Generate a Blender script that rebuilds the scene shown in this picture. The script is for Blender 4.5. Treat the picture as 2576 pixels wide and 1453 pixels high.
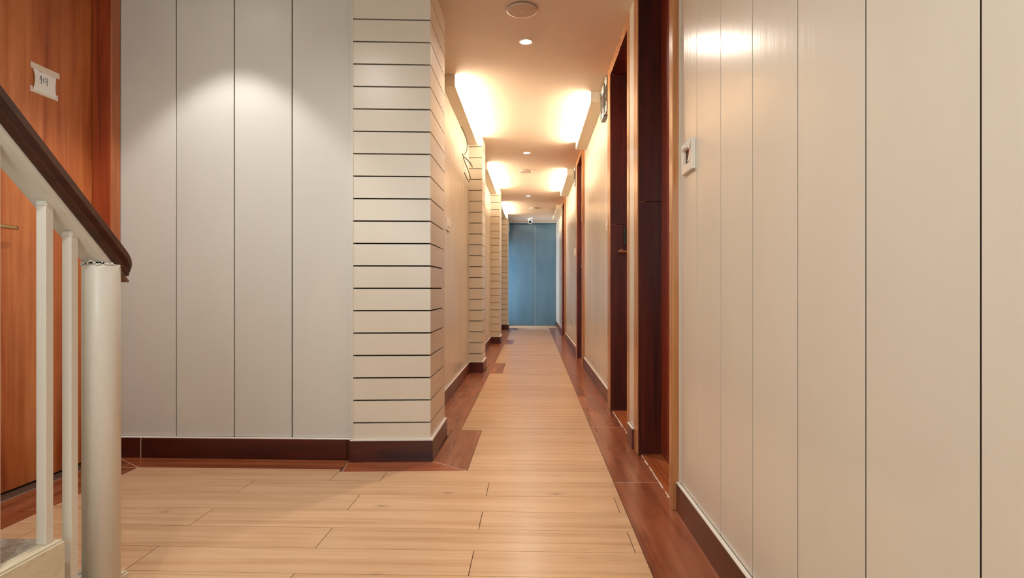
import bpy, bmesh, math, random
from mathutils import Vector, Matrix

for o in list(bpy.data.objects):
    bpy.data.objects.remove(o, do_unlink=True)
SC = bpy.context.scene
COL = SC.collection
R = math.radians
rnd = random.Random(7)

# ------------------------------------------------------------------ camera, world, exposure
cam = bpy.data.cameras.new('camera')
cam.lens = 1500 / 2576 * 36.0
cam.sensor_width = 36.0
cam.sensor_fit = 'HORIZONTAL'
cam.shift_y = -1.5 / 2576
cam.clip_start = 0.02
camo = bpy.data.objects.new('camera', cam)
COL.objects.link(camo)
camo.location = (0, 0, 0.8)
camo.rotation_euler = (R(90), 0, math.atan(51 / 1500))
SC.camera = camo

SC.view_settings.view_transform = 'Standard'
SC.view_settings.look = 'None'
SC.view_settings.gamma = 1.0
SC.view_settings.use_curve_mapping = False
SC.view_settings.exposure = 0.0

W = bpy.data.worlds.new('world')
SC.world = W
W.use_nodes = True
W.node_tree.nodes['Background'].inputs[0].default_value = (0.45, 0.62, 1.0, 1)
W.node_tree.nodes['Background'].inputs[1].default_value = 1.0

P_LOBBY = 40.0      # watts of a lobby downlight
P_CORR = 58.0        # watts of a corridor downlight
E_COVE = 500.0       # strength of the cove strips
E_LENS = 30.0
P_DAY = 36.0
P_FILL = 54.0
NEUTRAL = (1.0, 0.87, 0.73)
WARM = (1.0, 0.81, 0.58)


def spot(name, loc, power, color, angle, blend, radius=0.03):
    l = bpy.data.lights.new(name, 'SPOT')
    l.energy = power
    l.color = color
    l.spot_size = R(angle)
    l.spot_blend = blend
    l.shadow_soft_size = radius
    o = bpy.data.objects.new(name, l)
    COL.objects.link(o)
    o.location = loc
    return o


# daylight falling through the window at the far end
day = bpy.data.lights.new('daylight', 'AREA')
day.shape = 'RECTANGLE'
day.size, day.size_y = 1.5, 0.8
day.energy = P_DAY
day.color = (0.82, 0.90, 1.0)
dayo = bpy.data.objects.new('daylight', day)
COL.objects.link(dayo)
dayo.location = (-1.05, 12.45, 0.95)
dayo.rotation_euler = (0, R(-90), 0)
# unseen area lamp added behind the lobby as soft cool fill
fill_lamp = bpy.data.lights.new('back_fill', 'AREA')
fill_lamp.shape = 'RECTANGLE'
fill_lamp.size, fill_lamp.size_y = 1.9, 1.2
fill_lamp.energy = P_FILL
fill_lamp.color = (0.90, 1.0, 0.96)
fill_lamp_o = bpy.data.objects.new('back_fill', fill_lamp)
COL.objects.link(fill_lamp_o)
fill_lamp_o.location = (-0.75, -1.85, 1.52)
fill_lamp_o.rotation_euler = (R(90), 0, 0)


# ------------------------------------------------------------------ helpers
def lin(c):
    c /= 255.0
    return c / 12.92 if c <= 0.04045 else ((c + 0.055) / 1.055) ** 2.4


def rgb(r, g, b):
    return (lin(r), lin(g), lin(b), 1.0)


def newmat(name, base, rough=0.5, spec=0.5, metal=0.0):
    m = bpy.data.materials.new(name)
    m.use_nodes = True
    b = m.node_tree.nodes['Principled BSDF']
    b.inputs['Base Color'].default_value = base
    b.inputs['Roughness'].default_value = rough
    b.inputs['Specular IOR Level'].default_value = spec
    b.inputs['Metallic'].default_value = metal
    return m, m.node_tree, b


def coords(nt, scale, seed=True):
    """object coordinates, shifted by a random amount for each object, stretched by scale"""
    n, l = nt.nodes, nt.links
    tc = n.new('ShaderNodeTexCoord')
    mp = n.new('ShaderNodeMapping')
    mp.inputs['Scale'].default_value = scale
    if seed:
        oi = n.new('ShaderNodeObjectInfo')
        mu = n.new('ShaderNodeMath'); mu.operation = 'MULTIPLY'; mu.inputs[1].default_value = 57.0
        l.new(oi.outputs['Random'], mu.inputs[0])
        ad = n.new('ShaderNodeVectorMath'); ad.operation = 'ADD'
        l.new(tc.outputs['Object'], ad.inputs[0])
        l.new(mu.outputs[0], ad.inputs[1])
        l.new(ad.outputs[0], mp.inputs['Vector'])
    else:
        l.new(tc.outputs['Object'], mp.inputs['Vector'])
    return mp.outputs['Vector']


def noise(nt, vec, scale, detail=3.0, rough=0.55, dist=0.0):
    t = nt.nodes.new('ShaderNodeTexNoise')
    t.inputs['Scale'].default_value = scale
    t.inputs['Detail'].default_value = detail
    t.inputs['Roughness'].default_value = rough
    t.inputs['Distortion'].default_value = dist
    nt.links.new(vec, t.inputs['Vector'])
    return t.outputs['Fac']


def ramp(nt, fac, stops):
    r = nt.nodes.new('ShaderNodeValToRGB')
    e = r.color_ramp.elements
    e[0].position, e[0].color = stops[0]
    e[1].position, e[1].color = stops[-1]
    for p, c in stops[1:-1]:
        x = e.new(p)
        x.color = c
    nt.links.new(fac, r.inputs[0])
    return r.outputs['Color']


def mix(nt, fac, a, b, mode='MIX'):
    m = nt.nodes.new('ShaderNodeMix')
    m.data_type = 'RGBA'
    m.blend_type = mode
    for sock, v in ((m.inputs[0], fac), (m.inputs[6], a), (m.inputs[7], b)):
        if hasattr(v, 'links'):
            nt.links.new(v, sock)
        else:
            sock.default_value = v
    return m.outputs[2]


def bump(nt, b, h, strength, dist=0.002):
    bp = nt.nodes.new('ShaderNodeBump')
    bp.inputs['Strength'].default_value = strength
    bp.inputs['Distance'].default_value = dist
    nt.links.new(h, bp.inputs['Height'])
    nt.links.new(bp.outputs['Normal'], b.inputs['Normal'])


def wood(name, dark, mid, light, axis, rough, grain=1.0, mottle=0.0, knots=False, vary=0.16, spec=0.5, bumpy=0.05):
    """wood with the grain along axis 0/1/2"""
    m, nt, b = newmat(name, mid, rough, spec)
    sc = [34.0 * grain] * 3
    sc[axis] = 1.3 * grain
    v = coords(nt, sc)
    g = noise(nt, v, 1.0, 5.0, 0.62, 0.6)
    c = ramp(nt, g, [(0.30, dark), (0.48, mid), (0.68, light)])
    sc2 = [5.0] * 3
    sc2[axis] = 1.6
    v2 = coords(nt, sc2)
    g2 = noise(nt, v2, 1.0, 3.0, 0.5, 0.8)
    c = mix(nt, vary + 0.15, c, ramp(nt, g2, [(0.33, dark), (0.66, light)]))
    if mottle:
        sc3 = [7.0] * 3
        sc3[axis] = 2.2
        g3 = noise(nt, coords(nt, sc3), 1.0, 6.0, 0.7, 1.2)
        c = mix(nt, ramp(nt, g3, [(0.46, (0, 0, 0, 1)), (0.78, (mottle, mottle, mottle, 1))]), c, tuple(x * 0.35 for x in dark[:3]) + (1,))
    if knots:
        vo = nt.nodes.new('ShaderNodeTexVoronoi')
        sk = [6.5] * 3
        sk[axis] = 2.6
        nt.links.new(coords(nt, sk), vo.inputs['Vector'])
        vo.inputs['Scale'].default_value = 1.0
        k = ramp(nt, vo.outputs['Distance'], [(0.012, (0.75, 0.75, 0.75, 1)), (0.05, (0.16, 0.16, 0.16, 1)), (0.12, (0, 0, 0, 1))])
        c = mix(nt, k, c, tuple(x * 0.25 for x in dark[:3]) + (1,))
    oi = nt.nodes.new('ShaderNodeObjectInfo')
    hv = nt.nodes.new('ShaderNodeHueSaturation')
    mr = nt.nodes.new('ShaderNodeMapRange')
    mr.inputs[3].default_value = 1.0 - vary
    mr.inputs[4].default_value = 1.0 + vary
    nt.links.new(oi.outputs['Random'], mr.inputs[0])
    nt.links.new(mr.outputs[0], hv.inputs['Value'])
    nt.links.new(c, hv.inputs['Color'])
    nt.links.new(hv.outputs[0], b.inputs['Base Color'])
    bump(nt, b, g, bumpy)
    return m


def paint(name, col, rough, streak=0.0, axis=2, spec=0.5, lumps=0.0, mottle=0.03):
    m, nt, b = newmat(name, col, rough, spec)
    g = noise(nt, coords(nt, (2.2, 2.2, 1.1)), 1.0, 4.0)
    lo = tuple(x * (1 - mottle * 2) for x in col[:3]) + (1,)
    nt.links.new(ramp(nt, g, [(0.35, lo), (0.65, col)]), b.inputs['Base Color'])
    if streak:
        sc = [38.0] * 3
        sc[axis] = 0.9
        bump(nt, b, noise(nt, coords(nt, sc), 1.0, 3.0, 0.6), streak, 0.003)
    elif lumps:
        bump(nt, b, noise(nt, coords(nt, (1, 1, 1)), 46.0, 3.0), lumps, 0.003)
    return m


def emit(name, col, strength):
    m = bpy.data.materials.new(name)
    m.use_nodes = True
    nt = m.node_tree
    nt.nodes.clear()
    e = nt.nodes.new('ShaderNodeEmission')
    e.inputs[0].default_value = tuple(col[:3]) + (1,)
    e.inputs[1].default_value = strength
    o = nt.nodes.new('ShaderNodeOutputMaterial')
    nt.links.new(e.outputs[0], o.inputs[0])
    return m


M = {}
M['plank'] = wood('light_plank', rgb(188, 144, 104), rgb(209, 169, 131), rgb(218, 182, 145), 0, 0.27, 0.7, 0.0, True, 0.05, 0.36, 0.03)
M['border_x'] = wood('border_wood_across', rgb(112, 52, 28), rgb(152, 80, 48), rgb(172, 102, 66), 0, 0.26, 0.6, 0.50, False, 0.10)
M['border_y'] = wood('border_wood_along', rgb(112, 54, 32), rgb(152, 84, 54), rgb(172, 106, 74), 1, 0.26, 0.6, 0.50, False, 0.10)
M['skirt'] = wood('skirting_tile', rgb(40, 14, 12), rgb(74, 26, 20), rgb(92, 38, 28), 0, 0.30, 0.6, 0.5, False, 0.10, 0.4)
M['skirt_y'] = wood('skirting_tile_along', rgb(52, 20, 16), rgb(90, 38, 28), rgb(112, 54, 40), 1, 0.30, 0.6, 0.4, False, 0.10, 0.4)
M['panel'] = paint('panel_paint', rgb(220, 212, 198), 0.23, 0.16, 2)
M['panel_front'] = paint('front_panel_paint', rgb(208, 205, 197), 0.42, 0.0)
M['board'] = paint('board_paint', rgb(218, 209, 194), 0.30, 0.0)
M['ceiling'] = paint('ceiling_paint', rgb(222, 202, 182), 0.75, 0.05, 0, 0.3)
M['wall'] = paint('plain_wall_paint', rgb(214, 204, 188), 0.45, 0.0)
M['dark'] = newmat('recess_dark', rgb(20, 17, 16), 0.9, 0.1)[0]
M['groove'] = newmat('groove_shadow_paint', rgb(40, 33, 27), 0.9, 0.1)[0]
M['grout'] = newmat('floor_grout', rgb(96, 70, 52), 0.9, 0.1)[0]
M['bead'] = paint('white_bead', rgb(236, 232, 224), 0.6, 0.0, 2, 0.4, 0.4)
M['pale_grout'] = newmat('pale_grout', rgb(206, 184, 166), 0.9, 0.1)[0]
M['jamb'] = wood('jamb_veneer', rgb(44, 13, 9), rgb(76, 24, 15), rgb(98, 36, 22), 2, 0.34, 0.8, 0.25, False, 0.08, 0.4)
M['trim'] = wood('door_trim_veneer', rgb(146, 86, 46), rgb(178, 118, 70), rgb(194, 140, 92), 2, 0.22, 0.8, 0.0, False, 0.06)
M['leaf'] = wood('door_leaf_veneer', rgb(104, 34, 16), rgb(134, 50, 26), rgb(150, 66, 36), 2, 0.32, 0.9, 0.0, False, 0.06)
M['leaf_light'] = wood('honey_door_veneer', rgb(138, 60, 26), rgb(182, 98, 50), rgb(214, 136, 82), 2, 0.36, 0.45, 0.22, False, 0.10, 0.4)
M['trim_left'] = wood('honey_trim_veneer', rgb(140, 70, 34), rgb(176, 100, 54), rgb(190, 116, 66), 2, 0.34, 0.8, 0.0, False, 0.05)
M['jamb_left'] = wood('honey_jamb_veneer', rgb(110, 42, 18), rgb(150, 64, 30), rgb(166, 80, 40), 2, 0.36, 0.8, 0.0, False, 0.05)
M['sill'] = wood('threshold_tile', rgb(120, 56, 26), rgb(170, 94, 50), rgb(186, 110, 62), 1, 0.25, 0.6, 0.0, False, 0.06)
M['sill_grey'] = paint('threshold_grey', rgb(92, 70, 58), 0.5)
M['rail_wood'] = wood('handrail_wood', rgb(30, 10, 8), rgb(54, 22, 16), rgb(72, 32, 24), 1, 0.33, 0.7, 0.0, False, 0.04)
M['rail_lip'] = newmat('handrail_lip_wood', rgb(128, 96, 78), 0.5)[0]
M['rail_paint'] = paint('rail_enamel', rgb(222, 217, 208), 0.34, 0.0, 2, 0.5, 0.30)
M['cement'] = paint('painted_cement', rgb(214, 204, 180), 0.6, 0.0, 2, 0.3, 0.8)
M['white_plastic'] = newmat('white_plastic', rgb(232, 226, 214), 0.35)[0]
M['brass'] = newmat('satin_brass', rgb(206, 170, 118), 0.28, 0.5, 1.0)[0]
M['black'] = newmat('black_plastic', rgb(14, 13, 13), 0.35)[0]
M['lens_black'] = newmat('camera_lens_black', rgb(8, 8, 9), 0.9, 0.0)[0]
M['copper'] = newmat('copper_brown', rgb(160, 90, 60), 0.5)[0]
M['paper'] = paint('white_paper', rgb(240, 236, 230), 0.8, 0.0, 2, 0.2)
M['tape'] = newmat('paper_tape', rgb(226, 208, 190), 0.45)[0]
M['ink'] = newmat('blue_black_ink', rgb(34, 38, 70), 0.7)[0]
M['cable'] = newmat('grey_cable', rgb(70, 62, 48), 0.5)[0]
M['lens'] = emit('downlight_lens', (1, 0.93, 0.84), E_LENS)
M['led'] = emit('led_strip', WARM, E_COVE)
M['speaker'] = paint('cover_disc_paint', rgb(196, 172, 154), 0.6)
M['plaque_side'] = newmat('plaque_edge', rgb(48, 34, 26), 0.4)[0]
m = bpy.data.materials.new('window_glass')
m.use_nodes = True
nt = m.node_tree
nt.nodes.clear()
tr, gl, mx, ou = (nt.nodes.new('ShaderNode' + k) for k in ('BsdfTransparent', 'BsdfGlossy', 'MixShader', 'OutputMaterial'))
gl.inputs['Roughness'].default_value = 0.03
mx.inputs[0].default_value = 0.07
nt.links.new(tr.outputs[0], mx.inputs[1]); nt.links.new(gl.outputs[0], mx.inputs[2]); nt.links.new(mx.outputs[0], ou.inputs[0])
M['glass'] = m
M['shelf'] = paint('cove_paint', rgb(240, 228, 204), 0.4, 0.0)

# speckled granite
m, nt, b = newmat('granite', rgb(150, 148, 142), 0.3)
g = noise(nt, coords(nt, (1, 1, 1)), 60.0, 6.0, 0.7)
nt.links.new(ramp(nt, g, [(0.35, rgb(104, 104, 100)), (0.5, rgb(160, 160, 152)), (0.7, rgb(190, 192, 184))]), b.inputs['Base Color'])
M['granite'] = m

# blue painted sheet: scuffs and drips belong to the paint
m, nt, b = newmat('blue_paint', rgb(70, 122, 152), 0.28, 0.5)
g = noise(nt, coords(nt, (2.2, 2.2, 0.8), False), 1.6, 5.0, 0.6)
c = ramp(nt, g, [(0.3, rgb(66, 104, 128)), (0.7, rgb(88, 123, 141))])
g2 = noise(nt, coords(nt, (26, 26, 1.5), False), 1.0, 4.0, 0.6)
c = mix(nt, ramp(nt, g2, [(0.66, (0, 0, 0, 1)), (0.8, (0.25, 0.25, 0.25, 1))]), c, rgb(168, 196, 206))
nt.links.new(c, b.inputs['Base Color'])
M['blue'] = m
M['blue_dark'] = newmat('blue_rail_paint', rgb(36, 84, 116), 0.5)[0]

CACHE = {}


def mesh_from(bm, name, mat):
    me = bpy.data.meshes.new(name)
    bm.normal_update()
    bm.to_mesh(me)
    bm.free()
    me.materials.append(mat)
    return me


def add_box(bm, x0, x1, y0, y1, z0, z1):
    vs = [bm.verts.new(p) for p in ((x0, y0, z0), (x1, y0, z0), (x1, y1, z0), (x0, y1, z0), (x0, y0, z1), (x1, y0, z1), (x1, y1, z1), (x0, y1, z1))]
    for f in ((3, 2, 1, 0), (4, 5, 6, 7), (0, 1, 5, 4), (1, 2, 6, 5), (2, 3, 7, 6), (3, 0, 4, 7)):
        bm.faces.new([vs[i] for i in f])
    return vs


def box_mesh(dx, dy, dz, mat, bev=0.0):
    key = (round(dx, 4), round(dy, 4), round(dz, 4), mat, bev)
    if key not in CACHE:
        bm = bmesh.new()
        add_box(bm, -dx / 2, dx / 2, -dy / 2, dy / 2, -dz / 2, dz / 2)
        if bev:
            bmesh.ops.bevel(bm, geom=bm.edges[:], offset=bev, segments=1, affect='EDGES')
        CACHE[key] = mesh_from(bm, 'box', M[mat])
    return CACHE[key]


def wloc(o):
    return o.matrix_basis.translation + (wloc(o.parent) if o.parent else Vector())


def link(name, data, parent=None, loc=(0, 0, 0)):
    """link an object at a WORLD location, under parent if given (parents carry no rotation)"""
    o = bpy.data.objects.new(name, data)
    COL.objects.link(o)
    p = Vector(loc)
    if parent:
        o.parent = parent
        p = p - wloc(parent)
    o.location = p
    return o


def box(name, x0, x1, y0, y1, z0, z1, mat, parent=None, bev=0.0):
    x0, x1 = min(x0, x1), max(x0, x1)
    return link(name, box_mesh(x1 - x0, y1 - y0, z1 - z0, mat, bev), parent, ((x0 + x1) / 2, (y0 + y1) / 2, (z0 + z1) / 2))


def prism(name, poly, z0, z1, mat, parent=None):
    """vertical prism over a counter-clockwise polygon given in world metres"""
    cx = sum(p[0] for p in poly) / len(poly)
    cy = sum(p[1] for p in poly) / len(poly)
    bm = bmesh.new()
    lo = [bm.verts.new((x - cx, y - cy, 0)) for x, y in poly]
    hi = [bm.verts.new((x - cx, y - cy, z1 - z0)) for x, y in poly]
    bm.faces.new(hi)
    bm.faces.new(lo[::-1])
    n = len(poly)
    for i in range(n):
        bm.faces.new((lo[i], lo[(i + 1) % n], hi[(i + 1) % n], hi[i]))
    bmesh.ops.recalc_face_normals(bm, faces=bm.faces[:])
    return link(name, mesh_from(bm, name, M[mat]), parent, (cx, cy, z0))


def lathe(name, prof, mat, parent=None, loc=(0, 0, 0), axis='z', n=32, smooth=True):
    """surface of revolution: prof = [(radius, height)...]"""
    bm = bmesh.new()
    rings = []
    for r, h in prof:
        if r < 1e-6:
            rings.append([bm.verts.new((0, 0, h))])
        else:
            rings.append([bm.verts.new((r * math.cos(2 * math.pi * i / n), r * math.sin(2 * math.pi * i / n), h)) for i in range(n)])
    for a, c in zip(rings, rings[1:]):
        for i in range(n):
            j = (i + 1) % n
            if len(a) == 1:
                bm.faces.new((a[0], c[i], c[j]))
            elif len(c) == 1:
                bm.faces.new((a[i], a[j], c[0]))
            else:
                bm.faces.new((a[i], a[j], c[j], c[i]))
    for k in (0, -1):
        if len(rings[k]) > 1:
            bm.faces.new(rings[k])
    bmesh.ops.recalc_face_normals(bm, faces=bm.faces[:])
    if axis == 'y':
        bmesh.ops.rotate(bm, verts=bm.verts[:], cent=(0, 0, 0), matrix=Matrix.Rotation(R(-90), 3, 'X'))
    if axis == 'x':
        bmesh.ops.rotate(bm, verts=bm.verts[:], cent=(0, 0, 0), matrix=Matrix.Rotation(R(90), 3, 'Y'))
    me = mesh_from(bm, name, M[mat])
    if smooth:
        for p in me.polygons:
            p.use_smooth = len(p.vertices) == 4
    return link(name, me, parent, loc)


def tube_bm(bm, pts, r, n=8):
    pts = [Vector(p) for p in pts]
    prev = None
    for i, p in enumerate(pts):
        t = (pts[min(i + 1, len(pts) - 1)] - pts[max(i - 1, 0)]).normalized()
        u = t.cross(Vector((0.31, 0.2, 0.93))).normalized()
        w = t.cross(u)
        ring = [bm.verts.new(p + (u * math.cos(2 * math.pi * k / n) + w * math.sin(2 * math.pi * k / n)) * r) for k in range(n)]
        if prev:
            for k in range(n):
                bm.faces.new((prev[k], prev[(k + 1) % n], ring[(k + 1) % n], ring[k]))
        else:
            bm.faces.new(ring[::-1])
        prev = ring
    bm.faces.new(prev)


def tube(name, pts, r, mat, parent=None, loc=(0, 0, 0), n=8):
    bm = bmesh.new()
    tube_bm(bm, [Vector(p) - Vector(loc) for p in pts], r, n)
    bmesh.ops.recalc_face_normals(bm, faces=bm.faces[:])
    me = mesh_from(bm, name, M[mat])
    for p in me.polygons:
        p.use_smooth = len(p.vertices) == 4
    return link(name, me, parent, loc)


def smooth_path(pts, k=8):
    """Catmull-Rom through pts"""
    pts = [Vector(p) for p in pts]
    out = []
    q = [pts[0]] + pts + [pts[-1]]
    for i in range(1, len(q) - 2):
        p0, p1, p2, p3 = q[i - 1:i + 3]
        for s in range(k):
            t = s / k
            out.append(0.5 * ((2 * p1) + (p2 - p0) * t + (2 * p0 - 5 * p1 + 4 * p2 - p3) * t * t + (3 * p1 - p0 - 3 * p2 + p3) * t ** 3))
    out.append(pts[-1])
    return out


def tag(o, label, cat, group=None, kind=None):
    o['label'] = label
    o['category'] = cat
    if group:
        o['group'] = group
    if kind:
        o['kind'] = kind
    return o


def thing(name, label, cat, loc=(0, 0, 0), group=None, kind=None):
    o = bpy.data.objects.new(name, None)
    o.empty_display_size = 0.05
    COL.objects.link(o)
    o.location = loc
    return tag(o, label, cat, group, kind)


def boxes(name, lst, mat, parent=None):
    bm = bmesh.new()
    for b_ in lst:
        add_box(bm, *b_)
    return link(name, mesh_from(bm, name, M[mat]), parent)


# ------------------------------------------------------------------ the shell
ZC = 2.245                                   # ceiling height
XR = 0.530                                   # right wall, panel face
XL = -0.605                                  # corridor recess wall, panel face
XLOB = -1.965                                # lobby left wall
YF = 2.770                                   # front wall of the lobby, panel face
YB = -1.60                                   # behind the camera
YE = 12.85                                   # blue end wall
G = 'structure'

ceil = box('ceiling', -2.2, 0.85, YB - 0.1, 13.1, ZC, ZC + 0.1, 'ceiling')
tag(ceil, 'smooth warm white ceiling over lobby and corridor', 'ceiling', kind=G)

floor = box('floor', -2.2, 0.85, YB - 0.1, 13.1, -0.12, -0.003, 'grout')
tag(floor, 'pale wood plank floor with red-brown border planks', 'floor', kind=G)

# light planks: rows across the corridor, 16 cm wide and 98 cm long
ROW, Y0, LEN = 0.160, 1.655, 0.980
GAP = 0.0024
BORD = [(2.571, 2.606), (3.355, None)]
XBR = 0.336                                   # inner edge of the right border
pillars_y = [(2.738, 3.20), (5.66, 6.03), (8.61, 9.09), (11.58, 12.03)]
wide = [(2.606, 3.355), (5.60, 6.376), (8.54, 9.28), (11.45, 12.0)]


def left_edge(y):
    for a, b_ in wide:
        if a <= y < b_:
            return -0.285
    if y >= 12.0:
        return XL + 0.01
    return -0.403


events = sorted([e for w in wide for e in w])
for k in range(-19, 70):
    ya, yb = Y0 + k * ROW, Y0 + (k + 1) * ROW
    if ya >= YE - 0.01:
        break
    yb = min(yb, YE - 0.005)
    y0, y1 = ya + GAP / 2, yb - GAP / 2
    if y1 <= 2.58:                            # lobby row, full width
        off = -0.178 if k % 2 == 0 else 0.312
        xs = [off + LEN * j for j in range(-3, 3)]
        cuts = [-1.757] + [x for x in xs if -1.757 < x < XBR] + [XBR]
        if cuts[1] - cuts[0] < 0.02:
            cuts.pop(1)
        for a, b_ in zip(cuts, cuts[1:]):
            box('plank', a + GAP / 2, b_ - GAP / 2, y0, y1, -0.012, 0.0, 'plank', floor)
    elif ya < 2.60:                           # last lobby row meets the skewed border of the pillar
        def ye(x):
            return (2.606 + (x + 1.757) * 0.0 if x < -0.84 else 2.571 + (x + 0.829) * 0.0641)
        cuts = [-1.757, -0.635, XBR]
        box('plank', -1.757, -0.846, y0, 2.604, -0.012, 0.0, 'plank', floor)
        prism('plank', [(-0.846 + GAP, y0), (-0.635, y0), (-0.635, ye(-0.635)), (-0.829, ye(-0.829)), (-0.846 + GAP, 2.583)], -0.012, 0.0, 'plank', floor)
        prism('plank', [(-0.635 + GAP, y0), (XBR - GAP / 2, y0), (XBR - GAP / 2, y1), (-0.283, y1), (-0.283, 2.606), (-0.635 + GAP, ye(-0.635))], -0.012, 0.0, 'plank', floor)
    else:
        xr = XBR if ya < 11.95 else XR - 0.02
        ev = [e for e in events if y0 < e < y1]
        poly = [(xr - GAP / 2, y0), (xr - GAP / 2, y1)]
        ys = [y1] + sorted(ev, reverse=True) + [y0]
        for a, b_ in zip(ys, ys[1:]):
            x = left_edge((a + b_) / 2) + GAP / 2
            poly += [(x, a), (x, b_)]
        prism('plank', poly, -0.012, 0.0, 'plank', floor)

# red-brown border planks


def border(poly, along):
    cx = sum(p[0] for p in poly) / len(poly)
    cy = sum(p[1] for p in poly) / len(poly)
    q = [(x - math.copysign(GAP / 2, x - cx), y - math.copysign(GAP / 2, y - cy)) for x, y in poly]
    return prism('border_plank', q, -0.012, 0.0003, 'border_' + along, floor)


def border_run(x0, x1, ya, yb, first):
    ys = [ya] + [first + LEN * j for j in range(-5, 14) if ya + 0.03 < first + LEN * j < yb - 0.03] + [yb]
    for a, b_ in zip(ys, ys[1:]):
        border([(x0, a), (x1, a), (x1, b_), (x0, b_)], 'y')


border_run(XBR, 0.524, YB, 12.0, 2.475)
border_run(-1.985, -1.757, YB, 2.60, 1.10)
border([(-1.985, 2.60), (-1.757, 2.606), (-1.965, 2.76), (-1.985, 2.76)], 'y')
border([(-1.757, 2.606), (-0.846, 2.606), (-0.846, 2.752), (-1.965, 2.76)], 'x')
border([(-0.829, 2.571), (-0.285, 2.606), (-0.462, 2.744), (-0.847, 2.713)], 'x')
border([(-0.285, 2.606), (-0.285, 3.355), (-0.452, 3.355), (-0.462, 2.744)], 'y')
border([(-0.60, 3.23), (-0.454, 3.23), (-0.454, 3.352), (-0.60, 3.352)], 'y')
prev = 3.355
for (wa, wb), (pa, pb) in zip(wide[1:], pillars_y[1:]):
    border_run(-0.598, -0.403, prev, wa, 4.32)
    border([(-0.598, wa), (-0.285, wa), (-0.45, pa), (-0.598, pa)], 'x')
    border([(-0.285, wa), (-0.285, wb), (-0.45, wb), (-0.45, pa)], 'y')
    if wb - pb > 0.08:
        border([(-0.598, pb + 0.012), (-0.452, pb + 0.012), (-0.452, wb), (-0.598, wb)], 'y')
    prev = wb

# pale grout showing along some joints of the border
GW = 0.0026


def grout(x0, y0_, x1, y1_):
    d = Vector((x1 - x0, y1_ - y0_)).normalized() * GW / 2
    n_ = Vector((-d.y, d.x))
    prism('grout_line', [(x0 - n_.x, y0_ - n_.y), (x1 - n_.x, y1_ - n_.y), (x1 + n_.x, y1_ + n_.y), (x0 + n_.x, y0_ + n_.y)], -0.006, 0.0006, 'pale_grout', floor)


for q in ((-1.757, 2.606, -0.85, 2.606), (-1.965, 2.76, -1.757, 2.606), (-0.462, 2.744, -0.285, 2.606), (-0.829, 2.571, -0.285, 2.606), (-0.829, 2.571, -0.847, 2.713),
          (-1.757, 1.35, -1.757, 2.606), (-1.987, 1.35, -1.987, 2.70), (XBR, 2.475, 0.522, 2.475), (XBR, 3.455, 0.522, 3.455), (-1.985, 2.60, -1.757, 2.606)):
    grout(*q)

# ---- walls (backing) with their panels
SK = 0.105                                    # skirting height


def panels_y(parent, x, side, ya, yb, start, pitch, mat='panel', z0=SK, gap=0.0038, thick=0.0012):
    """vertical panels along y; side=+1 faces +x"""
    ys = [ya] + [start + pitch * j for j in range(-40, 80) if ya + 0.03 < start + pitch * j < yb - 0.03] + [yb]
    for a, b_ in zip(ys, ys[1:]):
        x0, x1 = (x - thick, x) if side > 0 else (x, x + thick)
        box('panel', x0, x1, a + gap / 2, b_ - gap / 2, z0, ZC, mat, parent, 0.0003)


DOORS = [(2.222, 2.879), (3.204, 3.906), (6.133, 6.800), (9.470, 10.130)]     # openings in the right wall
DTOP = 2.19
segs, y = [], YB
for a, b_ in DOORS:
    segs.append((XR + 0.0012, XR + 0.19, y, a - 0.02, 0, ZC))
    segs.append((XR + 0.0012, XR + 0.19, a - 0.02, b_ + 0.02, DTOP + 0.02, ZC))
    y = b_ + 0.02
segs.append((XR + 0.0012, XR + 0.19, y, YE + 0.2, 0, ZC))
segs += [(XR + 0.15, XR + 0.19, a - 0.02, b_ + 0.02, 0, DTOP + 0.02) for a, b_ in DOORS]
wr = boxes('wall_right', segs, 'groove')
tag(wr, 'glossy cream wall of vertical panels along right side of corridor', 'wall', kind=G)
panels_y(wr, XR, -1, YB, 2.150, 1.941, 0.2434)
box('panel', XR - 0.004, XR + 0.0012, 2.150, 2.190 - 0.024, SK, ZC, 'panel', wr, 0.001)
box('panel', 0.507, XR + 0.0012, 2.987, 3.132, SK, ZC, 'panel', wr, 0.001)
panels_y(wr, XR, -1, 4.030, 6.066, 4.19, 0.235)
panels_y(wr, XR, -1, 6.975, 9.390, 7.15, 0.235)
panels_y(wr, XR, -1, 10.250, YE, 10.45, 0.235)

wf = box('wall_front', XLOB - 0.2, -0.62, YF + 0.012, YF + 0.112, 0, ZC, 'groove')
tag(wf, 'grey-cream lobby wall of four wide vertical panels facing viewer', 'wall', kind=G)
gx = [-1.965, -1.687, -1.407, -1.130, -0.832]
for a, b_ in zip(gx, gx[1:]):
    box('panel', a + 0.0026, b_ - 0.0026, YF, YF + 0.012, SK - 0.005, ZC, 'panel_front', wf, 0.0015)

wc = boxes('wall_corridor', [(XL - 0.13, XL - 0.0012, 2.882, 12.06, 0, ZC), (XL - 0.13, XL - 0.012, 12.06, YE + 0.1, 0, 0.12), (XL - 0.13, XL - 0.012, 12.06, YE + 0.1, 1.75, ZC)], 'groove')
tag(wc, 'glossy cream corridor wall recessed between boarded pillars', 'wall', kind=G)
panels_y(wc, XL, 1, 3.20, 5.66, 3.43, 0.235)
panels_y(wc, XL, 1, 6.03, 8.61, 6.25, 0.235)
panels_y(wc, XL, 1, 9.09, 11.58, 9.3, 0.235)

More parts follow.
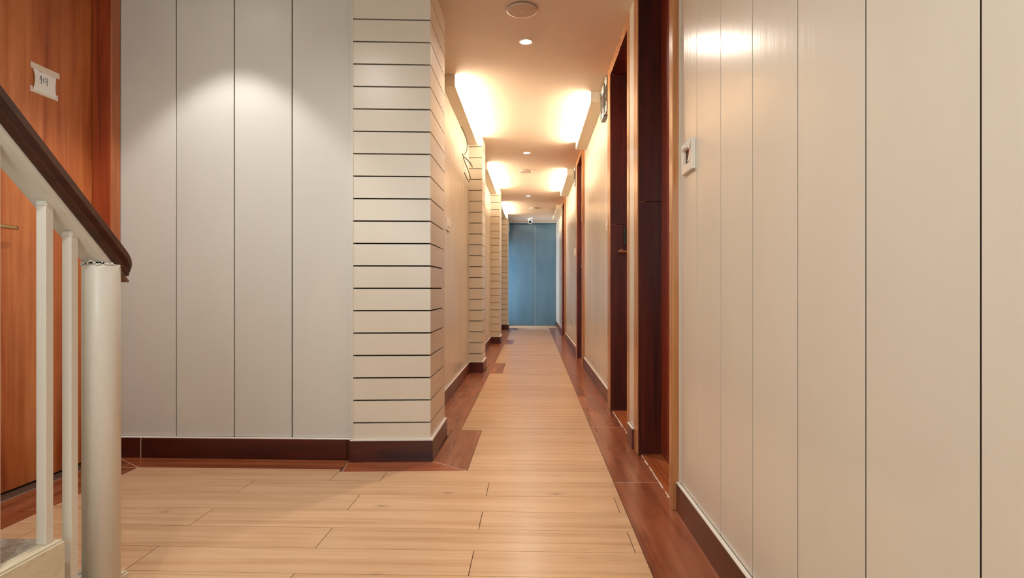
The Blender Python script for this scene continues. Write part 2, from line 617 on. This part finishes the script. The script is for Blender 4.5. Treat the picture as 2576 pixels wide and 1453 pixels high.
wl = boxes('wall_left', [(XLOB - 0.2, XLOB - 0.012, YB, 2.01, 0, ZC), (XLOB - 0.2, XLOB - 0.012, 2.01, 2.72, 2.21, ZC), (XLOB - 0.2, XLOB - 0.012, 2.72, YF + 0.012, 0, ZC), (XLOB - 0.22, XLOB - 0.16, 2.0, 2.73, 0, 2.22)], 'wall')
tag(wl, 'plain lobby wall around door 401 beside the stair', 'wall', kind=G)
wb_ = boxes('wall_back', [(-2.2, -1.70, YB - 0.1, YB, 0, ZC), (0.20, 0.85, YB - 0.1, YB, 0, ZC), (-1.70, 0.20, YB - 0.1, YB, 0, 0.92), (-1.70, 0.20, YB - 0.1, YB, 2.12, ZC)], 'wall')
tag(wb_, 'plain cream wall behind the stair at the lobby back', 'wall', kind=G)

# blue end wall: two sheets, a head rail, and the seam between
we = box('wall_end', -0.75, 0.75, YE, YE + 0.1, 0, ZC, 'wall')
tag(we, 'blue painted wall closing the far end of the corridor', 'wall', kind=G)
box('panel', -0.60, 0.056, YE - 0.012, YE, 0.004, 2.172, 'blue', we, 0.002)
box('panel', 0.062, 0.515, YE - 0.012, YE, 0.004, 2.172, 'blue', we, 0.002)
box('seam_strip', 0.056, 0.062, YE - 0.008, YE, 0.02, 2.172, 'bead', we)
box('head_rail', -0.60, 0.515, YE - 0.016, YE, 2.174, 2.208, 'blue_dark', we, 0.003)
box('edge_strip', 0.5155, 0.5285, YE - 0.02, YE, 0.1, 2.22, 'bead', we)
box('edge_strip', -0.60, 0.515, YE - 0.02, YE, 2.2085, 2.22, 'bead', we)

# window beside the last pillar, letting daylight onto the blue wall
w1 = thing('window_1', 'tall window on left beyond the last boarded pillar', 'window', (XL - 0.06, 12.45, 0.12), kind=G)
for a, b_, c_, d_ in ((12.06, 12.10, 0.12, 1.75), (12.80, 12.85, 0.12, 1.75), (12.10, 12.80, 0.12, 0.16), (12.10, 12.80, 1.71, 1.75)):
    box('window_frame', XL - 0.09, XL - 0.04, a, b_, c_, d_, 'white_plastic', w1)
box('pane', XL - 0.068, XL - 0.063, 12.10, 12.80, 0.16, 1.71, 'glass', w1)

w2 = thing('fill_window', 'wide unseen window added behind the viewer for soft fill', 'window', (-0.75, YB - 0.05, 0.92), kind=G)  # out of view, added as an opening for the fill lamp
for a, b_, c_, d_ in ((-1.70, -1.66, 0.92, 2.12), (0.16, 0.20, 0.92, 2.12), (-0.77, -0.73, 0.96, 2.08), (-1.66, 0.16, 0.92, 0.96), (-1.66, 0.16, 2.08, 2.12)):
    box('window_frame', a, b_, YB - 0.07, YB - 0.03, c_, d_, 'white_plastic', w2)
for a, b_ in ((-1.66, -0.77), (-0.73, 0.16)):
    box('pane', a, b_, YB - 0.052, YB - 0.048, 0.96, 2.08, 'glass', w2)

# ---- skirting (tiles) with the white bead on top


def skirt_y(parent, x, side, ya, yb, first, mat='skirt_y'):
    ys = [ya] + [first + LEN * j for j in range(-6, 16) if ya + 0.05 < first + LEN * j < yb - 0.05] + [yb]
    t = 0.012
    x0, x1 = (x, x + t) if side > 0 else (x - t, x)
    for a, b_ in zip(ys, ys[1:]):
        box('skirting_tile', x0, x1, a + 0.001, b_ - 0.001, 0.001, SK - 0.007, mat, parent, 0.001)
    box('white_bead', x0, x1, ya, yb, SK - 0.007, SK, 'bead', parent, 0.002)


br = thing('baseboard_right', 'red-brown skirting with white top edge along right wall', 'baseboard', (XR, 2, 0), kind=G)
for a, b_ in ((YB, 2.166), (4.03, 6.066), (6.975, 9.39), (10.25, YE - 0.02)):
    skirt_y(br, XR, -1, a, b_, 1.2)
skirt_y(br, 0.507, -1, 2.987, 3.132, 1.2)
bc = thing('baseboard_corridor', 'red-brown skirting along recessed left corridor wall', 'baseboard', (XL, 4, 0), kind=G)
for a, b_ in ((3.215, 5.64), (6.045, 8.59), (9.105, 11.56), (12.05, YE - 0.02)):
    skirt_y(bc, XL, 1, a, b_, 4.2)
bf = thing('baseboard_front', 'dark maroon skirting under the four lobby panels', 'baseboard', (-1.4, YF, 0), kind=G)
for a, b_ in ((-1.964, -1.849), (-1.849, -0.865), (-0.865, -0.845)):
    box('skirting_tile', a + 0.001, b_ - 0.001, YF - 0.013, YF, 0.001, SK - 0.012, 'skirt', bf, 0.001)
box('grout_line', -1.8505, -1.8475, YF - 0.0135, YF, 0.001, SK - 0.012, 'pale_grout', bf)
box('white_bead', -1.964, -0.846, YF - 0.013, YF, SK - 0.012, SK - 0.005, 'bead', bf, 0.002)

# ------------------------------------------------------------------ boarded pillars
ZG, PITCH = 0.1792, 0.10355


def pillar(label, xl, xr, yl, yr, yb, skew):
    """front face runs from (xl, yl) to (xr, yr); the right side runs back to yb"""
    p = thing('pillar', label, 'pillar', ((xl + xr) / 2, (yl + yb) / 2, 0), 'boarded pillars along the left of the corridor', G)
    t = 0.016
    prism('core', [(xl + 0.006, yl + t), (xr - t, yr + t), (xr - t, yb - 0.002), (xl + 0.006, yb - 0.002)], 0, ZC, 'dark', p)
    n = 20
    levels = [SK] + [ZG + PITCH * i for i in range(n)] + [ZC]
    for i, (a, b_) in enumerate(zip(levels, levels[1:])):
        g0 = 0.0 if i == 0 else 0.0032
        g1 = 0.0 if i == len(levels) - 2 else 0.0032
        prism('board', [(xl, yl), (xr, yr), (xr - t, yr + t), (xl, yl + t)], a + g0, b_ - g1, 'board', p)
        prism('board', [(xr, yr), (xr, yb), (xr - t, yb), (xr - t, yr + t)], a + g0, b_ - g1, 'board', p)
    box('corner_strip', xl - 0.008, xl - 0.0005, yl - 0.002, yl + 0.05, SK, ZC, 'board', p)
    s = 0.013
    prism('skirting_tile', [(xl - 0.012, yl - s), (xr + s, yr - s), (xr, yr), (xl, yl)], 0.001, SK - 0.007, 'skirt', p)
    prism('skirting_tile', [(xr + s, yr - s), (xr + s, yb), (xr, yb), (xr, yr)], 0.001, SK - 0.007, 'skirt_y', p)
    prism('white_bead', [(xl - 0.012, yl - s), (xr + s, yr - s), (xr, yr), (xl, yl)], SK - 0.007, SK, 'bead', p)
    prism('white_bead', [(xr + s, yr - s), (xr + s, yb), (xr, yb), (xr, yr)], SK - 0.007, SK, 'bead', p)
    return p


pillar('wide cream pillar of horizontal boards at corner between lobby and corridor', -0.826, -0.472, 2.727, 2.753, 3.20, 0)
pillar('second boarded cream pillar along left of corridor, behind the corner one', XL, -0.476, 5.66, 5.66, 6.03, 0)
pillar('third boarded cream pillar along left of corridor', XL, -0.472, 8.61, 8.61, 9.09, 0)
pillar('last boarded pillar, just before the blue wall', XL, -0.476, 11.58, 11.58, 12.03, 0)

# ------------------------------------------------------------------ doors of the right wall
ORD = ['first', 'second', 'third', 'last']


def lever_handle(parent, x, y, z, side, ydir):
    """rose and lever; side=-1 points to -x, lever runs along ydir"""
    lathe('handle_rose', [(0.024, 0), (0.024, 0.006), (0.02, 0.009), (0.0, 0.009)], 'brass', parent, (x, y, z), 'x', 20) if side > 0 else \
        lathe('handle_rose', [(0.024, 0), (0.024, -0.006), (0.02, -0.009), (0.0, -0.009)], 'brass', parent, (x, y, z), 'x', 20)
    pts = [(x, y, z), (x + side * 0.05, y, z), (x + side * 0.062, y + ydir * 0.012, z), (x + side * 0.064, y + ydir * 0.05, z), (x + side * 0.06, y + ydir * 0.12, z)]
    tube('handle_lever', smooth_path(pts, 5), 0.0085, 'brass', parent, (x, y, z), 10)


trims = [(2.166, 2.985), (3.134, 4.026), (6.070, 6.960), (9.400, 10.240)]
for i, ((a, b_), (ta, tb)) in enumerate(zip(DOORS, trims)):
    d = thing('door_%d' % (i + 1), '%s dark wood door along right wall counted from the lobby, set deep in its frame' % ORD[i], 'door', (XR, (a + b_) / 2, 0), kind=G)
    xt = 0.505
    box('door_trim', xt, XR + 0.012, ta, a, 0.001, ZC - 0.001, 'trim', d, 0.002)
    box('door_trim', xt, XR + 0.012, b_, tb, 0.001, ZC - 0.001, 'trim', d, 0.002)
    box('door_trim', xt, XR + 0.012, a, b_, DTOP, ZC - 0.001, 'trim', d, 0.002)
    zs = (0.001, 1.216, DTOP)
    for z0, z1 in zip(zs, zs[1:]):
        box('jamb', xt + 0.004, 0.652, b_ - 0.001, b_ + 0.018, z0, z1 - 0.0015, 'jamb', d, 0.001)
    box('jamb', xt + 0.004, 0.652, a - 0.018, a + 0.001, 0.001, DTOP, 'jamb', d, 0.001)
    box('jamb', xt + 0.004, 0.652, a, b_, DTOP, DTOP + 0.018, 'jamb', d, 0.001)
    lf = box('leaf', 0.616, 0.650, a + 0.004, b_ - 0.004, 0.008, DTOP - 0.004, 'leaf', d, 0.001)
    box('threshold', 0.523, 0.652, a, b_, -0.002, 0.006, 'sill', d, 0.001)
    if i == 1:
        lever_handle(lf, 0.616, 3.835, 1.035, -1, -1)
        k = box('lock_plate', 0.586, 0.616, 3.80, 3.868, 1.075, 1.185, 'black', lf, 0.003)
    elif i == 2:
        lever_handle(lf, 0.616, 6.745, 1.043, -1, -1)
    elif i == 0:
        lever_handle(lf, 0.616, 2.30, 1.035, -1, 1)
    else:
        lever_handle(lf, 0.616, 10.075, 1.03, -1, -1)

# rough white sealant between border planks and thresholds
bm = bmesh.new()
pts = []
for j in range(90):
    yy = 2.16 + j * (4.10 - 2.16) / 89
    pts.append((0.5245 + rnd.uniform(-0.003, 0.002), yy, 0.0008 + rnd.uniform(0, 0.002)))
tube_bm(bm, pts, 0.0032, 6)
sl = link('sealant', mesh_from(bm, 'sealant', M['bead']), floor)
sl['label'] = 'rough white sealant line in front of the door thresholds'

# ------------------------------------------------------------------ door 401 on the left
d5 = thing('door_5', 'honey-brown veneered door with handwritten 401 sheet, behind the stair railing', 'door', (XLOB, 2.36, 0), kind=G)
lf5 = box('leaf', -2.078, -2.040, 2.033, 2.697, 0.012, 2.196, 'leaf_light', d5, 0.001)
box('jamb', -2.12, -1.957, 2.700, 2.720, 0.0, 2.2, 'jamb_left', d5, 0.001)
box('jamb', -2.12, -1.957, 2.010, 2.030, 0.0, 2.2, 'jamb_left', d5, 0.001)
box('jamb', -2.12, -1.957, 2.030, 2.700, 2.2, 2.22, 'jamb_left', d5, 0.001)
box('door_trim', -1.977, -1.953, 2.704, 2.766, 0.0, ZC - 0.001, 'trim_left', d5, 0.002)
box('door_trim', -1.977, -1.953, 1.964, 2.026, 0.0, ZC - 0.001, 'trim_left', d5, 0.002)
box('door_trim', -1.977, -1.953, 2.026, 2.704, 2.19, ZC - 0.001, 'trim_left', d5, 0.002)
box('threshold', -2.12, -1.988, 2.030, 2.700, -0.002, 0.004, 'sill_grey', d5, 0.001)
lever_handle(lf5, -2.040, 2.105, 1.032, 1, 1)

# paper sheet 401
sh = thing('paper_sign', 'white paper sheet with handwritten 401 taped to the honey-brown door', 'sign', (-2.04, 2.43, 1.663))
bm = bmesh.new()
N, K = 12, 10
grid = []
for j in range(K + 1):
    row = []
    for i in range(N + 1):
        u, v = i / N, j / K
        pin = math.sin(math.pi * v)
        y0_, y1_ = 2.367 + 0.006 * pin, 2.489 - 0.005 * pin
        lift = 0.005 * pin * max(0.0, 1 - 3 * u) ** 2
        row.append(bm.verts.new((0.0008 + lift, y0_ + (y1_ - y0_) * u - 2.43, 1.610 + (1.706 - 1.610) * v - 1.663)))
    grid.append(row)
for j in range(K):
    for i in range(N):
        bm.faces.new((grid[j][i], grid[j][i + 1], grid[j + 1][i + 1], grid[j + 1][i]))
pm = mesh_from(bm, 'paper', M['paper'])
pp = link('sheet', pm, sh, (-2.04, 2.43, 1.663))
md = pp.modifiers.new('thick', 'SOLIDIFY'); md.thickness = 0.0003
box('tape', -2.0396, -2.0384, 2.357, 2.505, 1.700, 1.724, 'tape', sh)
box('tape', -2.0396, -2.0384, 2.355, 2.497, 1.603, 1.613, 'tape', sh)
box('tape', -2.0396, -2.0384, 2.355, 2.366, 1.613, 1.627, 'tape', sh)
box('tape', -2.0396, -2.0384, 2.488, 2.497, 1.613, 1.627, 'tape', sh)
strokes = [[(2.409, 1.683), (2.405, 1.674), (2.401, 1.667), (2.408, 1.667), (2.417, 1.6665)],
           [(2.410, 1.681), (2.4095, 1.672), (2.410, 1.652)], [(2.407, 1.651), (2.413, 1.651)],
           [(2.427 + 0.0072 * math.cos(t * math.pi / 6), 1.668 + 0.0085 * math.sin(t * math.pi / 6)) for t in range(13)],
           [(2.4355, 1.679), (2.4395, 1.683), (2.441, 1.676), (2.4395, 1.652)], [(2.436, 1.6515), (2.4425, 1.6525)]]
bm = bmesh.new()
for s_ in strokes:
    tube_bm(bm, [(0.0014, y - 2.43, z - 1.663) for y, z in s_], 0.0008, 6)
link('lettering', mesh_from(bm, 'lettering', M['ink']), sh, (-2.04, 2.43, 1.663))['label'] = 'handwritten 401 in dark ink'
for a, b_ in ((2.397, 2.421), (2.457, 2.478)):
    tube('ruled_line', [(-2.0388, a, 1.6985), (-2.0388, b_, 1.6983)], 0.0004, 'ink', sh, (-2.0388, a, 1.6985), 4)

# ------------------------------------------------------------------ light coves
def cove(label, side, xw, xi, ya, yb, lit=True):
    """shelf under the ceiling with an LED strip behind; side=+1 stands on the left wall, -1 on the right wall"""
    zb = 2.166
    t = thing('light_cove', label, 'light cove', ((xw + xi) / 2, (ya + yb) / 2, zb), 'cream light coves under the ceiling')
    box('shelf', xw, xi, ya, yb, zb, zb + 0.010, 'shelf', t, 0.001)
    box('end_cap', xw, xi, ya, ya + 0.010, zb + 0.010, ZC, 'shelf', t, 0.001)
    box('end_cap', xw, xi, yb - 0.010, yb, zb + 0.010, ZC, 'shelf', t, 0.001)
    a = xw + side * 0.004
    box('light_strip', a, a + side * 0.016, ya + 0.03, yb - 0.03, zb + 0.028, zb + 0.044, 'led' if lit else 'white_plastic', t)
    return t


cove('lit cove on left wall nearest the lobby, cable hanging below it', 1, XL, -0.523, 4.02, 5.64)
cove('lit cove on left wall between second and third pillars', 1, XL, -0.515, 6.83, 8.59)
cove('lit cove on left wall before the last pillar', 1, XL, -0.510, 9.95, 11.56)
cove('lit cove on right wall nearest the lobby, between second and third doors', -1, XR, 0.430, 4.40, 5.90)
cove('lit cove on right wall between third and last doors', -1, XR, 0.420, 7.22, 8.89)
cove('unlit cove on right wall nearest the blue wall', -1, XR, 0.410, 10.33, 11.86, False)

# ------------------------------------------------------------------ ceiling fittings
def downlight(label, x, y, power, r=0.033, angle=158, blend=0.9, color=NEUTRAL):
    t = thing('downlight', label, 'ceiling light', (x, y, ZC), 'small round recessed downlights')
    lathe('bezel', [(r + 0.008, 0), (r + 0.007, -0.004), (r, -0.005), (r, -0.001)], 'white_plastic', t, (x, y, ZC), n=28)
    lathe('lens', [(r, -0.0015), (r * 0.7, -0.0045), (0, -0.0055)], 'lens', t, (x, y, ZC), n=28)
    l = spot('lamp', (0, 0, -0.02), power, color, angle, blend)
    l.parent = t
    return t


downlight('small lit downlight beside the round cover disc', -0.037, 3.491, P_CORR)
downlight('second small lit downlight over the corridor, past the first coves', -0.059, 6.358, P_CORR)
downlight('third small lit downlight over the corridor', -0.062, 9.306, P_CORR)
downlight('last small lit downlight, just above the security camera', -0.024, 12.25, P_CORR * 0.25, color=(0.9, 0.95, 1.0))
downlight('lobby downlight close to the panelled front wall', -1.39, 2.40, P_LOBBY * 0.75, 0.04, 88, 0.35, (1, 0.97, 0.92))
downlight('lobby downlight above the open floor', -0.85, 1.55, P_LOBBY, 0.04, 164, 0.7, (1, 0.97, 0.92))
downlight('lobby downlight over the stair foot', -0.45, 0.10, P_LOBBY, 0.04, 164, 0.7, (1, 0.97, 0.92))


def disc(label, x, y):
    t = thing('cover_disc', label, 'ceiling cover', (x, y, ZC), 'round ceiling cover discs')
    lathe('neck', [(0.074, 0), (0.074, -0.004)], 'dark', t, (x, y, ZC), n=40)
    lathe('disc', [(0.080, -0.004), (0.082, -0.007), (0.081, -0.012), (0.07, -0.014), (0, -0.0145)], 'speaker', t, (x, y, ZC), n=48)
    lathe('centre_screw', [(0.004, -0.0145), (0.003, -0.017), (0, -0.0175)], 'white_plastic', t, (x, y, ZC), n=12)


disc('large round cover disc on ceiling nearest the lobby', -0.053, 3.083)
disc('faint round cover disc on ceiling between second and third downlights', -0.078, 7.35)
disc('small pale cover disc on ceiling before the blue wall', 0.029, 10.74)

# security camera on the ceiling, facing the lobby
t = thing('security_camera', 'white security camera with black lens hanging before the blue wall', 'camera', (-0.041, 12.3, ZC))
lathe('mount', [(0.03, 0), (0.03, -0.012), (0.012, -0.018), (0.012, -0.03)], 'white_plastic', t, (-0.075, 12.34, ZC), n=20)
tube('arm', [(-0.075, 12.34, ZC - 0.025), (-0.07, 12.345, ZC - 0.045), (-0.041, 12.345, ZC - 0.068)], 0.011, 'white_plastic', t, (-0.075, 12.34, ZC - 0.02))
lathe('body', [(0.034, 0.0), (0.041, 0.004), (0.041, 0.075), (0.03, 0.09), (0, 0.09)], 'white_plastic', t, (-0.041, 12.29, 2.172), 'y', 24)
lathe('lens_face', [(0, -0.010), (0.026, -0.009), (0.033, -0.003), (0.033, 0.002)], 'lens_black', t, (-0.041, 12.29, 2.172), 'y', 24)

t = thing('wall_camera', 'tiny white corner camera on conduit behind the last pillar', 'camera', (-0.47, 12.06, 2.17))
box('conduit', -0.478, -0.466, 12.034, 12.046, 1.95, 2.14, 'white_plastic', t)
lathe('body', [(0.016, 0), (0.02, 0.004), (0.02, 0.05), (0, 0.055)], 'white_plastic', t, (-0.462, 12.032, 2.17), 'y', 16)
lathe('lens_face', [(0, -0.003), (0.011, -0.002), (0.013, 0.001)], 'black', t, (-0.462, 12.030, 2.17), 'y', 16)

# ------------------------------------------------------------------ wall plaques by the doors
def plaque(label, ya, yb, z0, z1, xo=0.500):
    t = thing('wall_plaque', label, 'plaque', (XR, (ya + yb) / 2, z0), 'square dark-edged plaques high on the right wall')
    e = 0.010
    box('backing', xo + 0.006, XR, ya + e, yb - e, z0 + e, z1 - e, 'paper', t)
    box('base_edge', xo + 0.002, XR, ya + e, yb - e, z0 - 0.003, z0, 'plaque_side', t)
    for y0_, y1_, a, b_ in ((ya, ya + e, z0, z1), (yb - e, yb, z0, z1), (ya + e, yb - e, z0, z0 + e), (ya + e, yb - e, z1 - e, z1)):
        box('frame', xo, XR, y0_, y1_, a, b_, 'plaque_side' if b_ - a > 0.05 else 'white_plastic', t, 0.0015)
    h = z1 - z0
    w = yb - ya
    for y0_, y1_, a, b_ in ((0.28, 0.36, 0.30, 0.78), (0.62, 0.70, 0.22, 0.78), (0.36, 0.62, 0.46, 0.52), (0.36, 0.62, 0.72, 0.78)):
        box('inlay_bar', xo + 0.001, xo + 0.006, ya + y0_ * w, ya + y1_ * w, z0 + a * h, z0 + b_ * h, 'plaque_side', t)


plaque('square dark-edged plaque beside the top of the second door', 4.036, 4.170, 2.005, 2.235)
plaque('square dark-edged plaque between second door and the first right cove', 4.200, 4.392, 2.015, 2.235)
plaque('square dark-edged plaque past the third door top', 6.99, 7.21, 2.03, 2.235)
plaque('square dark-edged plaque past the last door top', 10.26, 10.325, 2.03, 2.235)

# ------------------------------------------------------------------ switches
t = thing('switch_plate', 'white switch plate with broken opening on near right wall', 'switch', (XR, 2.022, 1.197))
y0, y1, z0, z1 = 1.955, 2.089, 1.190, 1.292
xo = XR - 0.013
for a, b_, c_, d_ in ((y0, 1.985, z0, z1), (2.068, y1, z0, z1), (1.985, 2.068, z0, 1.219), (1.985, 2.068, 1.268, z1)):
    box('cover_frame', xo, XR, a, b_, c_, d_, 'white_plastic', t, 0.0015)
box('socket_well', XR - 0.003, XR, 1.985, 2.068, 1.219, 1.268, 'copper', t)
box('wire', XR - 0.007, XR - 0.003, 2.045, 2.049, 1.219, 1.268, 'cable', t)
bm = bmesh.new()
vs = [bm.verts.new(p) for p in ((-0.003, -0.024, 0), (-0.003, 0.010, 0), (-0.003, -0.006, 0.044), (-0.003, -0.022, 0.046), (-0.014, -0.020, 0.002), (-0.012, 0.004, 0.002), (-0.006, -0.008, 0.042), (-0.007, -0.02, 0.044))]
for f in ((0, 1, 2, 3), (7, 6, 5, 4), (0, 4, 5, 1), (1, 5, 6, 2), (2, 6, 7, 3), (3, 7, 4, 0)):
    bm.faces.new([vs[i] for i in f])
bmesh.ops.recalc_face_normals(bm, faces=bm.faces[:])
link('rocker', mesh_from(bm, 'rocker', M['white_plastic']), t, (XR, 2.012, 1.221))
bm = bmesh.new()
pf = [(-0.0138, 1.962 - 2, 1.291 - 1.2), (-0.0138, 2.082 - 2, 1.291 - 1.2), (-0.0142, 2.078 - 2, 1.270 - 1.2), (-0.016, 2.04 - 2, 1.274 - 1.2), (-0.0145, 2.0 - 2, 1.270 - 1.2), (-0.017, 1.975 - 2, 1.258 - 1.2), (-0.0145, 1.966 - 2, 1.276 - 1.2)]
bm.faces.new([bm.verts.new(p) for p in pf])
tp = link('torn_tape', mesh_from(bm, 'torn_tape', M['paper']), t, (XR, 2.0, 1.2))
tp.modifiers.new('thick', 'SOLIDIFY').thickness = 0.0006


def small_switch(label, x, side, ya, yb, z0, z1):
    t = thing('switch_plate', label, 'switch', (x, (ya + yb) / 2, z0))
    box('plate', x, x + side * 0.010, ya, yb, z0, z1, 'white_plastic', t, 0.002)
    box('rocker', x + side * 0.010, x + side * 0.015, ya + (yb - ya) * 0.55, ya + (yb - ya) * 0.85, z0 + 0.025, z1 - 0.025, 'white_plastic', t, 0.002)
    box('rocker', x + side * 0.010, x + side * 0.013, ya + (yb - ya) * 0.18, ya + (yb - ya) * 0.48, z0 + 0.025, z1 - 0.025, 'white_plastic', t, 0.002)


small_switch('thin white switch plate just past the second door', XR, -1, 4.10, 4.22, 1.20, 1.28)
small_switch('white switch plate past the third door', XR, -1, 7.20, 7.42, 1.20, 1.29)
small_switch('white switch plate past the last door', XR, -1, 10.45, 10.75, 1.20, 1.30)
small_switch('white switch plate on left corridor wall behind the corner pillar', XL, 1, 4.16, 4.33, 1.21, 1.295)

# hanging cable under the first left cove
cp = [(-0.600, 5.02, 2.164), (-0.585, 5.10, 2.140), (-0.575, 5.23, 2.095), (-0.573, 5.22, 2.02), (-0.578, 5.09, 1.95), (-0.585, 4.99, 1.918), (-0.565, 5.28, 1.925), (-0.555, 5.52, 1.925), (-0.56, 5.36, 1.935), (-0.582, 5.03, 1.915),
      (-0.575, 5.25, 1.868), (-0.57, 5.46, 1.825), (-0.572, 5.44, 1.785), (-0.575, 5.36, 1.766), (-0.582, 5.08, 1.790)]
tag(tube('cable', smooth_path(cp, 8), 0.0042, 'cable', None, (-0.6, 5.02, 2.16), 6), 'thin looped cable hanging from the first left cove on corridor wall', 'cable')

# ------------------------------------------------------------------ stair and railing in the left foreground
st = thing('staircase', 'cream cement stair with granite treads in near left corner', 'stairs', (-1.42, 1.0, 0))
SX0, SX1 = -1.90, -0.930
RISE, GO = 0.1510, 0.189
for k in range(1, 8):
    ynose = 1.345 - GO * (k - 1)
    yback = ynose - GO if k < 7 else YB + 0.02
    z = RISE * k
    bm = bmesh.new()
    add_box(bm, SX0, SX1 - 0.036, yback + 0.0005, ynose, 0, z - 0.018)
    add_box(bm, SX1 - 0.036, SX1, yback + 0.0005, ynose, 0, z - 0.001)
    bmesh.ops.remove_doubles(bm, verts=bm.verts[:], dist=1e-5)
    for v in bm.verts:
        v.co -= Vector((-1.42, (ynose + yback) / 2, 0))
    bmesh.ops.bevel(bm, geom=[e for e in bm.edges if abs(e.verts[0].co.x - e.verts[1].co.x) < 1e-4 and e.verts[0].co.z > z - 0.01 and e.verts[1].co.z > z - 0.01], offset=0.004, segments=2, affect='EDGES')
    s_ = link('step', mesh_from(bm, 'step', M['cement']), st, (-1.42, (ynose + yback) / 2, 0))
    box('tread', SX0, SX1 - 0.0365, yback + 0.001, ynose + 0.006, z - 0.018, z - 0.003, 'granite', s_, 0.002)

rl = thing('stair_railing', 'white enamelled stair railing with dark wood handrail', 'railing', (-0.955, 1.29, 0))
XB = -0.955
ANG = math.atan2(0.1983, 0.2393)
dv = Vector((0, -math.cos(ANG), math.sin(ANG)))     # up the stair
nv = Vector((0, math.sin(ANG), math.cos(ANG)))      # square to it
A0 = Vector((XB, 1.2503, 0.8726))                    # a point on the underside of the flat bar


def extrude_along(name, prof, s_list, mat, off=0.0, scales=None, hollow=False):
    bm = bmesh.new()
    prev = None
    org = Vector((-0.955, 1.29, 0))
    for i, s in enumerate(s_list):
        k = scales[i] if scales else (1, 0)
        ring = [bm.verts.new(A0 - org + dv * (s + k[1] * q) + Vector((1, 0, 0)) * p + nv * (off + q * k[0])) for p, q in prof]
        if prev:
            n = len(prof)
            for j in range(n):
                bm.faces.new((prev[j], prev[(j + 1) % n], ring[(j + 1) % n], ring[j]))
        elif not hollow:
            bm.faces.new(ring[::-1])
        prev = ring
    bm.faces.new(prev)
    bmesh.ops.recalc_face_normals(bm, faces=bm.faces[:])
    return link(name, mesh_from(bm, name, M[mat]), rl, org)


TOPS = 1.36
# flat steel bar; a dark patch under its lower end paints the shaded hollow
extrude_along('flat_bar', [(-0.026, 0), (0.025, 0), (0.025, 0.014), (-0.026, 0.014)], [-0.044, TOPS], 'rail_paint')
extrude_along('mouth_shade', [(-0.0235, -0.0008), (0.0225, -0.0008), (0.0225, 0.001), (-0.0235, 0.001)], [-0.0435, -0.024], 'dark')
hw = [(-0.030, 0.000), (-0.036, 0.005), (-0.036, 0.011), (-0.031, 0.016), (-0.034, 0.030), (-0.033, 0.044), (-0.027, 0.050),
      (0.027, 0.050), (0.033, 0.044), (0.034, 0.030), (0.031, 0.016), (0.036, 0.011), (0.036, 0.005), (0.030, 0.000)]
ss = [-0.088, -0.0865, -0.083, -0.077, -0.069, -0.058, -0.045, TOPS]
kk = [(0.42, 0), (0.60, 0), (0.74, 0), (0.86, 0), (0.94, 0), (0.985, 0), (1, 0), (1, 0)]
h = extrude_along('handrail', hw, ss, 'rail_wood', 0.0142, kk)
extrude_along('handrail_lip', [(-0.030, 0), (0.030, 0), (0.030, 0.0035), (-0.030, 0.0035)], [-0.104, -0.0452], 'rail_lip', 0.0105)
h['label'] = 'dark brown wooden handrail'
# newel post with a lumpy weld at the top
lathe('newel_post', [(0.0365, RISE + 0.0), (0.0365, 0.846), (0.034, 0.852), (0.02, 0.856), (0, 0.857)], 'rail_paint', rl, (XB, 1.291, 0.0), n=40)
bm = bmesh.new()
for j in range(44):
    a = j / 44 * 2 * math.pi
    rr = rnd.uniform(0.0018, 0.0042)
    bmesh.ops.create_icosphere(bm, subdivisions=2, radius=rr, matrix=Matrix.Translation((0.034 * math.cos(a), 0.034 * math.sin(a) - 0.002, 0.848 + rnd.uniform(-0.002, 0.006) - 0.02 * math.sin(a) * 0.3)))
w_ = link('weld', mesh_from(bm, 'weld', M['rail_paint']), rl, (XB, 1.291, 0.0))
w_['kind'] = 'stuff'
for p in w_.data.polygons:
    p.use_smooth = True
for yb_ in (1.201, 1.137, 1.02, 0.93, 0.84, 0.75, 0.66, 0.57, 0.48):
    k = 1
    while k < 7 and 1.345 - GO * k > yb_:
        k += 1
    zf = RISE * k - 0.001
    zt = A0.z + (A0.y - yb_) * math.tan(ANG)
    bx = box('baluster', XB - 0.0098, XB + 0.0098, yb_ - 0.0098, yb_ + 0.0098, zf, zt + 0.004, 'rail_paint', rl, 0.0012)
    box('weld_collar', XB - 0.0115, XB + 0.0115, yb_ - 0.0115, yb_ + 0.0115, zt - 0.009, zt + 0.003, 'rail_paint', bx, 0.004)
